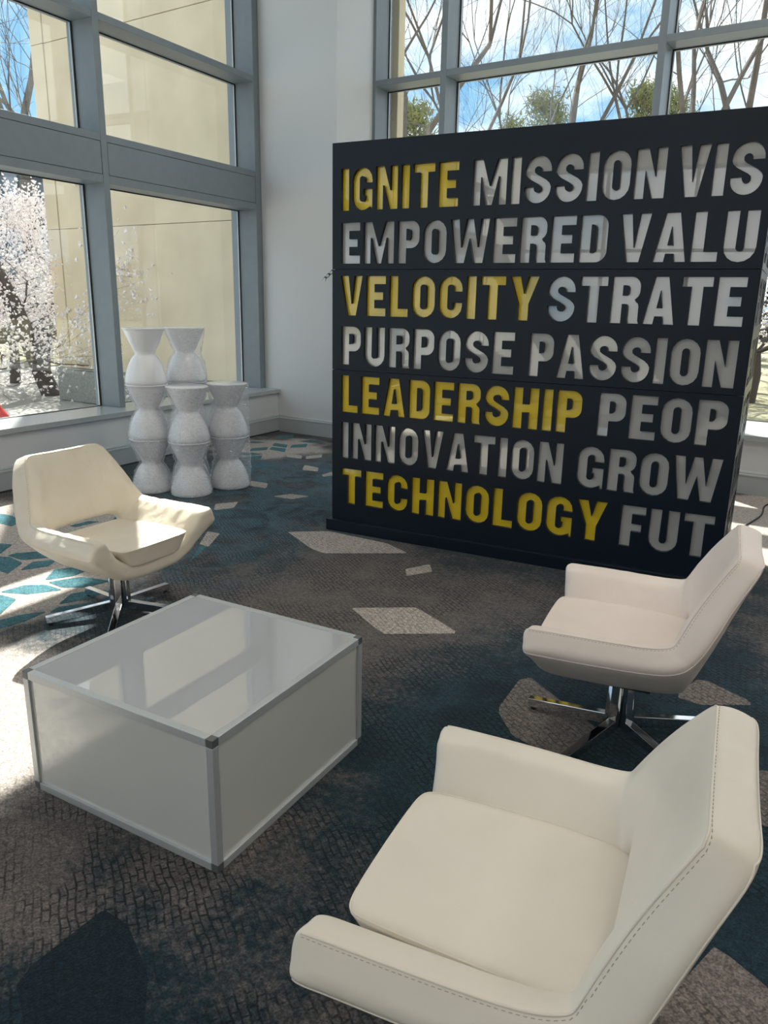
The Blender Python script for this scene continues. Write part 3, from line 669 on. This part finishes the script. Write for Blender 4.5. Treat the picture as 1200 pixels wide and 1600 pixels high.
    if wrinkle:   # soft gathered folds running out of the seams
        from mathutils import noise as mn
        bm.normal_update()
        for v in bm.verts:
            p = v.co; a = mn.noise(Vector((p.x*34, p.y*7, p.z*9))); b2 = mn.noise(Vector((p.x*6+9, p.y*30, p.z*26)))
            near = math.exp(-((abs(p.x)-.30)/.10)**2)
            v.co = p+v.normal*(a*wrinkle*.5+b2*wrinkle*near)
    me = bpy.data.meshes.new('shell'); bm.to_mesh(me); bm.free(); me.materials.append(leath)
    me.polygons.foreach_set('use_smooth', [True]*len(me.polygons))
    shell = bpy.data.objects.new('shell', me); link(shell, root)
    cos = [v.co.copy() for v in me.vertices]
    # piping along the inner edge, thread line just outside of it
    mb = MB()
    for ch in chain(G, 'pipe'): mb.tube([cos[i] for i in ch], .0026, 6)
    for ch in chain(G, 'back_pipe'): mb.tube([cos[i] for i in ch], .0022, 6)
    mb.build('piping', leath, shell, smooth=True)
    st_ = MB()
    nrm = me.vertices
    for ch in chain(G, 'pipe'):
        pts = [cos[i] for i in ch]; out = [Vector((math.copysign(.010,p.x) if abs(p.x) > .02 else 0, -.004 if p.z > .55 else 0, .0)) for p in pts]
        # walk the seam laying short stitches on the outer side
        acc = 0
        for i in range(len(ch)-1):
            a, b = pts[i], pts[i+1]; d = (b-a); L_ = d.length; t0 = 0
            while acc < L_:
                c0 = a+d*(acc/L_); s0 = c0+out[i]; n0 = nrm[ch[i]].normal
                hit = None
                st_.tube([s0+n0*.001, s0+d.normalized()*.006+n0*.001], .0009, 4); acc += .011
            acc -= L_
    # project stitches onto the shell so that they lie on the leather
    from mathutils.bvhtree import BVHTree
    bvh = BVHTree.FromPolygons(cos, [tuple(p.vertices) for p in me.polygons])
    nvv = []
    for k in range(0, len(st_.v), 8):
        grp = [Vector(v) for v in st_.v[k:k+8]]; c0 = sum(grp, Vector())/8; co, no, _, _ = bvh.find_nearest(c0)
        nvv += [tuple(g+(co-c0)) for g in grp]
    st_.v = nvv
    so = st_.build('stitching', m_thread, shell); so['kind'] = 'stuff'
    # seat cushion
    top = [(-.196,.288),(.196,.288),(.214,.268),(.226,.05),(.222,-.180),(.204,-.200),(-.204,-.200),(-.222,-.180),(-.226,.05),(-.214,.268)]
    low = [(-.150,.274),(.150,.274),(.166,.256),(.190,.05),(.192,-.170),(.178,-.185),(-.178,-.185),(-.192,-.170),(-.190,.05),(-.166,.256)]
    cv = [(x,y,.420-.008*(y<0)) for x, y in top]+[(x,y,.335+.010*(y<0)) for x, y in low]
    def cap_(o): return [(o,o+1,o+2,o+9),(o+9,o+2,o+3,o+8),(o+8,o+3,o+4,o+7),(o+7,o+4,o+5,o+6)]
    cf = cap_(0)+[tuple(reversed(f)) for f in cap_(10)]+[(i,i+10,(i+1)%10+10,(i+1)%10) for i in range(10)]
    cc = {}; ct = {}
    for i in range(10):
        j = (i+1)%10; e = (min(i,j),max(i,j)); cc[e] = 3.2; ct[e] = 'pipe'; cc[(e[0]+10,e[1]+10)] = 2.6
    V, F, G = catmull(cv, cf, cc, ct, 4)
    for v in V:   # gentle crown
        if v.z > .385: v.z += .010*math.cos(min(1,abs(v.x)/.25)*math.pi/2)*math.cos(min(1,abs(v.y-.06)/.22)*math.pi/2)
    cu = mesh_obj('seat_cushion', V, F, leath, root, True)
    mb = MB()
    for ch in chain(G, 'pipe'):
        if len(ch) > 3: mb.tube([V[i] for i in ch]+[V[ch[0]]], .0022, 6)
    mb.build('piping', leath, cu, smooth=True)
    # swivel base: five bent rectangular bars
    m = MB(); m.box(-.11,.11,-.10,.12,.235,.262); m.build('mounting_plate', m_glide, root, bevel=.004)
    lathe('swivel_core', [(.012,.035),(.022,.036),(.022,.235),(.012,.236)], m_chrome, root, 24)
    for k in range(5):
        a = base_rot-rot+k*2*math.pi/5
        leg = empty('x', (0,0,0)); bpy.data.objects.remove(leg)
        m = MB(); w = .0155
        m.hexa([(.024,-w,.034),(.052,-w,.034),(.052,w,.034),(.024,w,.034),(.024,-w,.236),(.044,-w,.236),(.044,w,.236),(.024,w,.236)])
        m.hexa([(.050,-w,.030),(.345,-w,.012),(.345,w,.012),(.050,w,.030),(.046,-w,.074),(.345,-w,.046),(.345,w,.046),(.046,w,.074)])
        lg = m.build('leg', m_chrome, root, bevel=.002); lg.rotation_euler = (0,0,a)
        m = MB(); m.tube([(.325,0,0),(.325,0,.014)], .011, 12); m.build('glide', m_glide, lg)
    return root
make_chair('cream leather swivel chair behind the table, patches of sunlight on seat', 'lounge chairs', (-2.991,2.28), R(-86.5), m_leather_a, R(-118), 4, .004)
make_chair('pale blush leather swivel chair in front of the lettered wall, chrome base visible', 'lounge chairs', (-.609,2.59), R(98.9), m_leather_b, R(-178), 4, .0015)
make_chair('ivory leather swivel chair in the foreground, largest of the three chairs', 'lounge chairs', (-.438,1.207), R(98.3), m_leather_c, R(44), 5, .0)
# ------------------------------------------------------------------ hourglass stools in stacks
PH = .430
def pod_profile():
    p = [(.152,0),(.160,.006),(.162,.020)]
    for i in range(1,15):      # domed skirt up to the waist
        t = i/14; a = t*math.pi/2
        p.append((.162-(.162-.078)*(1-math.cos(a))**.85, .020+.205*math.sin(a)**1.0*(.62+.38*t)))
    p.append((.0765,.240))
    for i in range(1,11):      # straight flared cup
        t = i/10; p.append((.0765+(.158-.0765)*(t**.92), .240+.178*t))
    p += [(.163,.421),(.164,.427),(.160,.430),(.150,.430),(.145,.424)]
    return p
_pp = pod_profile()
pod_src = None
def pod(x, y, level, label, rz=0):
    global pod_src
    root = empty('hourglass_stool', (x,y,level*PH), rz); tag(root, label, 'stool', 'white hourglass stools stacked by the window')
    if pod_src is None:
        b = lathe('body', _pp[:-2], m_pod, root, 48); s = lathe('seat_disc', [(.146,.418),(.150,.4195),(.1505,.4265),(.146,.4275)], m_pod, root, 48)
        pod_src = (b, s)
    else:
        for o in pod_src: c = o.copy(); COL.objects.link(c); c.parent = root
    return root
SA, SB, SC, SD = (-4.855,4.104), (-4.800,4.470), (-4.517,4.205), (-4.455,4.580)
pod(*SA,0,'bottom stool of the tall front left stack, wrapped in clear film')
pod(*SA,1,'middle stool of the tall front left stack of white hourglass stools')
pod(*SA,2,'top stool of the tall front left stack, bare matte white hourglass')
pod(*SB,0,'bottom stool of the tall rear stack, mostly hidden behind front stacks')
pod(*SB,1,'middle stool of the tall rear stack, hidden behind the front stacks')
pod(*SB,2,'top stool of the tall rear stack, glossy under clear film, against window')
pod(*SC,0,'bottom stool of the short front stack, nearest the chair, film wrapped')
pod(*SC,1,'top stool of the short front stack, film gathered round its waist')
pod(*SD,0,'bottom stool of the short right hand stack, film pulled straight around it')
pod(*SD,1,'top stool of the short right hand stack, loose film edge at right')
def wrap(x, y, z0, z1, straight, label, seed):
    """stretch film: follows the hourglass but bridges the waists by `straight`"""
    from mathutils import noise as mn
    rs = []; n = 72; nz = int((z1-z0)/.012)
    def prof(z):
        zz = z % PH
        for i in range(len(_pp)-1):
            if _pp[i][1] <= zz <= _pp[i+1][1] and _pp[i+1][1] > _pp[i][1]:
                t = (zz-_pp[i][1])/(_pp[i+1][1]-_pp[i][1]); return _pp[i][0]+(_pp[i+1][0]-_pp[i][0])*t
        return .163
    v = []; f = []
    for j in range(nz+1):
        z = z0+(z1-z0)*j/nz; r = prof(z)
        for k in range(n):
            a = 2*math.pi*k/n; side = max(0, math.cos(a-straight[1]))
            br = straight[0]+(straight[2] if len(straight) > 2 else 0)*side**1.5
            rr = r+(.166-r)*min(1,br)+.0035
            w = mn.noise(Vector((math.cos(a)*3+seed, math.sin(a)*3, z*16)))+.6*mn.noise(Vector((math.cos(a)*9, math.sin(a)*9+seed, z*55)))
            rr += .0030+.0065*w*(.35+abs(w))*(.55+(.166-r)*22); rr = max(rr, r+.0015)
            v.append((rr*math.cos(a), rr*math.sin(a), z-z0))
    for j in range(nz):
        for k in range(n): f.append((j*n+k, j*n+(k+1)%n, (j+1)*n+(k+1)%n, (j+1)*n+k))
    # ragged tail of film at the hem
    o = mesh_obj('stretch_film', v, f, m_film, None, True, (x,y,z0)); tag(o, label, 'plastic film')
    return o
wrap(*SA,.004,.80,(.10,R(150)),'clear crinkled film around the lower part of the tall front left stack',1)
wrap(*SB,.004,1.285,(.12,R(20),.35),'clear glossy film around the whole tall rear stack of stools',2)
wrap(*SC,.004,.857,(.16,R(-60),.25),'clear crinkled film around the short front stack of stools',3)
wrap(*SD,.004,.857,(.42,R(30),.7),'clear film pulled straight around the short right hand stack',4)

# ------------------------------------------------------------------ palm behind the sign
random.seed(5)
palm = empty('potted_palm', (-3.1,5.9,0)); tag(palm, 'potted palm standing behind the lettered wall, one frond tip showing at its left edge', 'plant')
lathe('pot', [(.17,0),(.19,.02),(.23,.40),(.24,.42),(.215,.42),(.21,.38)], m_pot, palm, 32)
lathe('soil', [(.205,.365),(.205,.378)], m_soil, palm, 24)
m = MB()
for k in range(5):
    a = k*1.3; m.tube([(.05*math.cos(a),.05*math.sin(a),.37),(.07*math.cos(a),.07*math.sin(a),.8),(.05*math.cos(a+.3),.05*math.sin(a+.3),1.15)], [.022,.018,.012], 7)
m.build('cane', m_stem, palm, True)
def frond(a, length, rise, droop, z0):
    mb = MB(); spine = []
    for i in range(15):
        t = i/14; r = length*t*(.9-.15*t); z = z0+rise*math.sin(t*math.pi*.62)-droop*t*t*t
        spine.append(Vector((r*math.cos(a), r*math.sin(a), z)))
    mb.tube(spine, [.006*(1-.8*i/14)+.001 for i in range(15)], 5)
    sd_ = Vector((-math.sin(a), math.cos(a), 0))
    for i in range(3,15):
        for h_ in (0,.5):
            if i == 14 and h_: continue
            p = spine[i] if not h_ else spine[i].lerp(spine[min(i+1,14)], .5)
            d = (spine[min(i+1,14)]-spine[i-1]).normalized(); l = .30*math.sin(min(1,(i+h_)/15+.18)*math.pi)+.06
            for s in (1,-1):
                q1 = p+(sd_*s*.75+d*.55)*l*.5+Vector((0,0,.02)); q2 = p+(sd_*s*.8+d*.75)*l+Vector((0,0,-.10*l))
                w = d*.009; up = Vector((0,0,.0015))
                mb.add([p-w*.4, p+w*.4, q1+w, q1-w, q2, p+up, q1+up*1.5], [(0,1,2,3),(3,2,4),(1,0,5),(5,0,3,6),(5,6,2,1),(6,3,4),(6,4,2)])
    return mb.build('frond', m_leaf, palm)
for k in range(15):
    a = k*2.4+.2; frond(a, random.uniform(.75,1.05), random.uniform(.55,.95), random.uniform(.25,.7), 1.0+.03*k*.4)
frond(R(196), 1.52, .62, .15, 1.28)

# ------------------------------------------------------------------ cable on the floor
pts = [(-.56,4.9),(-.60,5.4),(-.655,5.80),(-.63,6.03),(-.605,6.2),(-.60,6.36),(-.615,6.55),(-.60,6.68),(-.54,6.76),(-.45,6.80),(-.33,6.86),(-.30,6.95)]
sm = []
for i in range(len(pts)-1):
    p0, p1, p2, p3 = (Vector((*pts[max(0,min(len(pts)-1,j))],0)) for j in (i-1,i,i+1,i+2))
    for k in range(8):
        t = k/8; sm.append(.5*((2*p1)+(p2-p0)*t+(2*p0-5*p1+4*p2-p3)*t*t+(3*p1-p0-3*p2+p3)*t**3)+Vector((0,0,.0065)))
m = MB(); m.tube(sm+[Vector((-.30,6.95,.10))], .006, 8); cb = m.build('power_cable', m_cable, None, True); tag(cb, 'thin black power cable curling over the sunlit carpet beside the lettered wall', 'cable')
# ------------------------------------------------------------------ trees and garden outside
def ray_xy(px, py, dist):
    d = _F+_r*((px-600)/F_PX)-_u*((py-800)/F_PX); h_ = math.hypot(d.x,d.y); return (d.x/h_*dist, d.y/h_*dist)
def grow(mb, p, d, length, rad, depth, rng, spread=.55, up=.12, tips=None):
    n = 3; pts = [p]; q = p; dd = d.normalized()
    for i in range(n):
        dd = (dd+Vector((rng.uniform(-1,1),rng.uniform(-1,1),rng.uniform(-1,1)+up))*.16).normalized(); q = q+dd*length/n; pts.append(q)
    r1 = rad*.62
    mb.tube(pts, [rad+(r1-rad)*i/n for i in range(n+1)], 7 if rad > .06 else (4 if rad > .015 else 3), False)
    if tips is not None and depth <= 2: tips.extend(pts[1:])
    if depth == 0: return
    k = 3 if rng.random() < .45 else 2
    if depth > 4: k = 3 if rng.random() < .3 else 2
    for j in range(k):
        ax = Vector((rng.uniform(-1,1),rng.uniform(-1,1),rng.uniform(-.4,1))).normalized()
        nd = (dd+ax*spread*rng.uniform(.6,1.25)+Vector((0,0,up))).normalized()
        grow(mb, q, nd, length*rng.uniform(.68,.90), r1*rng.uniform(.72,1.0), depth-1, rng, spread, up, tips)
    if depth > 2:   # side twigs along the limb
        for pp in pts[1:-1]:
            ax = Vector((rng.uniform(-1,1),rng.uniform(-1,1),rng.uniform(-.2,1))).normalized()
            grow(mb, pp, (dd*.5+ax).normalized(), length*.45, rad*.22, depth-3, rng, spread, up, tips)
def bare_tree(x, y, height, rad, seed, label, depth=7, mat=None, group=None, lean=(0,0), fork=.30):
    rng = random.Random(seed); mb = MB(); b = Vector((0,0,-.1)); h0 = height*fork
    root = empty('bare_tree', (x,y,-.05)); tag(root, label, 'tree', group)
    tr = MB(); top = Vector((lean[0]*h0, lean[1]*h0, h0))
    tr.tube([b, top*.5+Vector((.05,.03,0)), top], [rad*1.15, rad, rad*.86], 9, False); tr.build('trunk', mat or m_bark, root, True)
    for j in range(3):
        a = j*2.1+rng.uniform(0,.6); nd = Vector((math.cos(a)*.45+lean[0], math.sin(a)*.45+lean[1], 1)).normalized()
        grow(mb, top, nd, height*.19, rad*.60, depth, rng)
    o = mb.build('branches', mat or m_bark, root); o['kind'] = 'stuff'
    return root
TREES = [ # px, py of the crown axis, distance, height, trunk radius, label
 (645,120,15.5,13,.17,'bare tree with a forked grey trunk, leftmost through the back windows'),
 (735,100,19,14,.15,'bare tree with fanning limbs just right of the first mullion'),
 (812,100,23,13,.13,'slender bare tree above the word mission'),
 (905,90,20,15,.15,'bare tree crowding the middle of the wide window pane'),
 (1010,90,25,15,.17,'bare tree beside the second mullion of the back windows'),
 (1105,90,16,13,.15,'bare tree with crossing limbs in the right window pane'),
 (1185,80,17,14,.19,'stout bare tree at the right edge of the back windows')]
for i, (px, py, D, H_, rd, lb) in enumerate(TREES):
    x, y = ray_xy(px, py, D); bare_tree(x, y, H_, rd*.62, 40+i*7, lb, 7, group='bare trees behind the back windows')
x, y = ray_xy(20,60,24); bare_tree(x, y, 15, .22, 91, 'big bare tree reaching across the upper left window pane', 6, group='bare trees outside the left window')
x, y = ray_xy(78,60,30); bare_tree(x, y, 16, .20, 97, 'bare tree farther off beside the edge of the limestone wing', 6, group='bare trees outside the left window')
x, y = ray_xy(70,350,13.5)
bare_tree(x-.2, y, 6.0, .13, 12, 'dark leaning bare tree rising behind the white blossom', 5, m_bark2, 'bare trees outside the left window', lean=(-.35,-.2), fork=.45)
def blobs(mb, pts, rng, size, jit, n):
    for p in pts:
        for _ in range(n):
            c = p+Vector((rng.gauss(0,jit),rng.gauss(0,jit),rng.gauss(0,jit))); s = size*rng.uniform(.5,1.3)
            a = Vector((rng.uniform(-1,1),rng.uniform(-1,1),rng.uniform(-1,1))).normalized(); b = a.orthogonal().normalized(); e = a.cross(b)
            mb.add([c+a*s*.55, c+b*s, c+(e*.87-b*.5)*s, c-(e*.87+b*.5)*s, c-a*s*.55], [(0,1,2),(0,2,3),(0,3,1),(4,2,1),(4,3,2),(4,1,3)])
def cherry(x, y, seed, label, hw=2.4, hh=3.7, n=2):
    rng = random.Random(seed); root = empty('cherry_tree', (x,y,-.05)); tag(root, label, 'tree', 'cherry trees in blossom')
    tr = MB(); tr.tube([(0,0,-.1),(.05,.02,.5),(0,.05,.9)], [.10,.085,.075], 8, False); tr.build('trunk', m_bark2, root, True)
    mb = MB(); tips = []
    for j in range(8):
        a = j*2*math.pi/8+rng.uniform(-.3,.3); grow(mb, Vector((0,.05,.85)), Vector((math.cos(a),math.sin(a),rng.uniform(-.15,.8))), hh*.30, .034, 5, rng, .8, -.05, tips)
    o = mb.build('branches', m_bark2, root); o['kind'] = 'stuff'
    bl = MB(); blobs(bl, tips, rng, .034, .12, n); bl_ = bl; o = bl_.build('blossom', m_blossom, root); o['kind'] = 'stuff'
    return root
x, y = ray_xy(15,520,15.8); cherry(x, y, 3, 'cherry tree in white blossom filling the lower left window', n=3)
x, y = ray_xy(-50,480,14.0); cherry(x, y, 4, 'cherry tree in white blossom at the far left edge of the lower window', n=3)
x, y = ray_xy(62,480,18.5); cherry(x, y, 8, 'cherry tree in white blossom close to the limestone wing', n=3)
x, y = ray_xy(1192,470,14.5); cherry(x, y, 5, 'cherry tree in blossom seen past the right end of the lettered wall', n=3)
# evergreens
def pine(x, y, h, r, seed, label):
    rng = random.Random(seed); root = empty('pine_tree', (x,y,-.05)); tag(root, label, 'tree', 'evergreen trees behind the back windows')
    tr = MB(); tr.tube([(0,0,-.1),(0,0,h*.95)], [.16,.03], 7, False); tr.build('trunk', m_bark2, root, True)
    tips = []; lb = MB()
    for k in range(95):
        t = rng.uniform(.12,1)**.8; z = h*t; a = rng.uniform(0,6.28); rr = r*(1.08-t)**.6*rng.uniform(.7,1.1)
        p0 = Vector((0,0,z-.3)); p1 = Vector((math.cos(a)*rr, math.sin(a)*rr, z+rng.uniform(-.1,.35))); lb.tube([p0,p1],[.03,.01],3,False)
        for q_ in range(10):
            tips.append(p0.lerp(p1, rng.uniform(.35,1.05)))
    o = lb.build('branches', m_bark2, root); o['kind'] = 'stuff'
    nb = MB()
    for p in tips:
        for _ in range(6):
            d = Vector((rng.gauss(0,1),rng.gauss(0,1),rng.gauss(.3,1))).normalized(); c = p+Vector((rng.gauss(0,.16),rng.gauss(0,.16),rng.gauss(0,.13)))
            w = d.orthogonal().normalized()*.022; l = d*rng.uniform(.14,.30); w2 = d.cross(w)
            nb.add([c-w,c+w,c+w2,c+l],[(0,1,3),(1,2,3),(2,0,3),(0,2,1)])
    o = nb.build('needles', m_needle, root); o['kind'] = 'stuff'
for px, py, D, h, r, sd_, lb in ((650,150,24,6.9,1.7,1,'low olive evergreen at the foot of the forked bare tree'),(862,110,30,8.6,1.9,2,'evergreen in the middle of the wide back window pane'),
        (800,150,28,7.2,1.5,6,'smaller evergreen left of the middle one'),(1018,100,29,8.7,1.5,3,'evergreen cut by the second window mullion'),(1062,110,31,8.9,1.7,4,'evergreen right of the second window mullion')):
    x, y = ray_xy(px, py, D); pine(x, y, h, r, sd_, lb)
# hedge belt closing the horizon
rng = random.Random(77)
for i, (x0,y0,x1,y1) in enumerate(((-46,4,-42,26),(-38,34,8,46),(13,45,36,36))):
    mb = MB()
    for k in range(2600):
        t = rng.random(); c = Vector((x0+(x1-x0)*t+rng.gauss(0,.9), y0+(y1-y0)*t+rng.gauss(0,.9), rng.random()**1.3*3.6))
        blobs(mb, [c], rng, .34, .1, 1)
    o = mb.build('hedge', m_bark, None); tag(o, ['brown bare hedge far beyond the left window','brown bare hedge far behind the trees of the back windows','brown bare hedge at the far right of the garden'][i], 'hedge', kind='stuff')
# office building far beyond the blossom
x, y = ray_xy(66,385,36)
ob = empty('office_building', (x,y,-.05), R(25)); tag(ob, 'blue grey office building far behind the white blossom', 'building')
m = MB(); m.box(-9,1.2,0,8,0,7.2); m.build('block', m_bldg, ob)
m = MB(); m.box(-9.1,1.3,-.1,8.1,7.2,7.45); m.build('parapet', m_wall, ob)
for r_ in range(3):
    for c_ in range(5):
        m = MB(); m.box(-8.4+c_*1.9,-7.1+c_*1.9,-.04,.02,.9+r_*2.2,2.4+r_*2.2); m.build('window', m_bglass, ob)
# red hydrant
x, y = ray_xy(-1,640,8.6)
hy = empty('fire_hydrant', (x,y,-.06)); tag(hy, 'red hydrant on the pale paving at the left edge of the lower window', 'hydrant')
lathe('barrel', [(.10,0),(.10,.03),(.07,.04),(.07,.36),(.085,.37),(.085,.39),(.065,.42),(.04,.46),(.015,.48),(.015,.51),(.005,.515)], m_red, hy, 24)
for s in (1,-1):
    m = MB(); m.tube([(0,0,.27),(s*.12,0,.27)], .035, 12); m.build('outlet', m_red, hy, True)
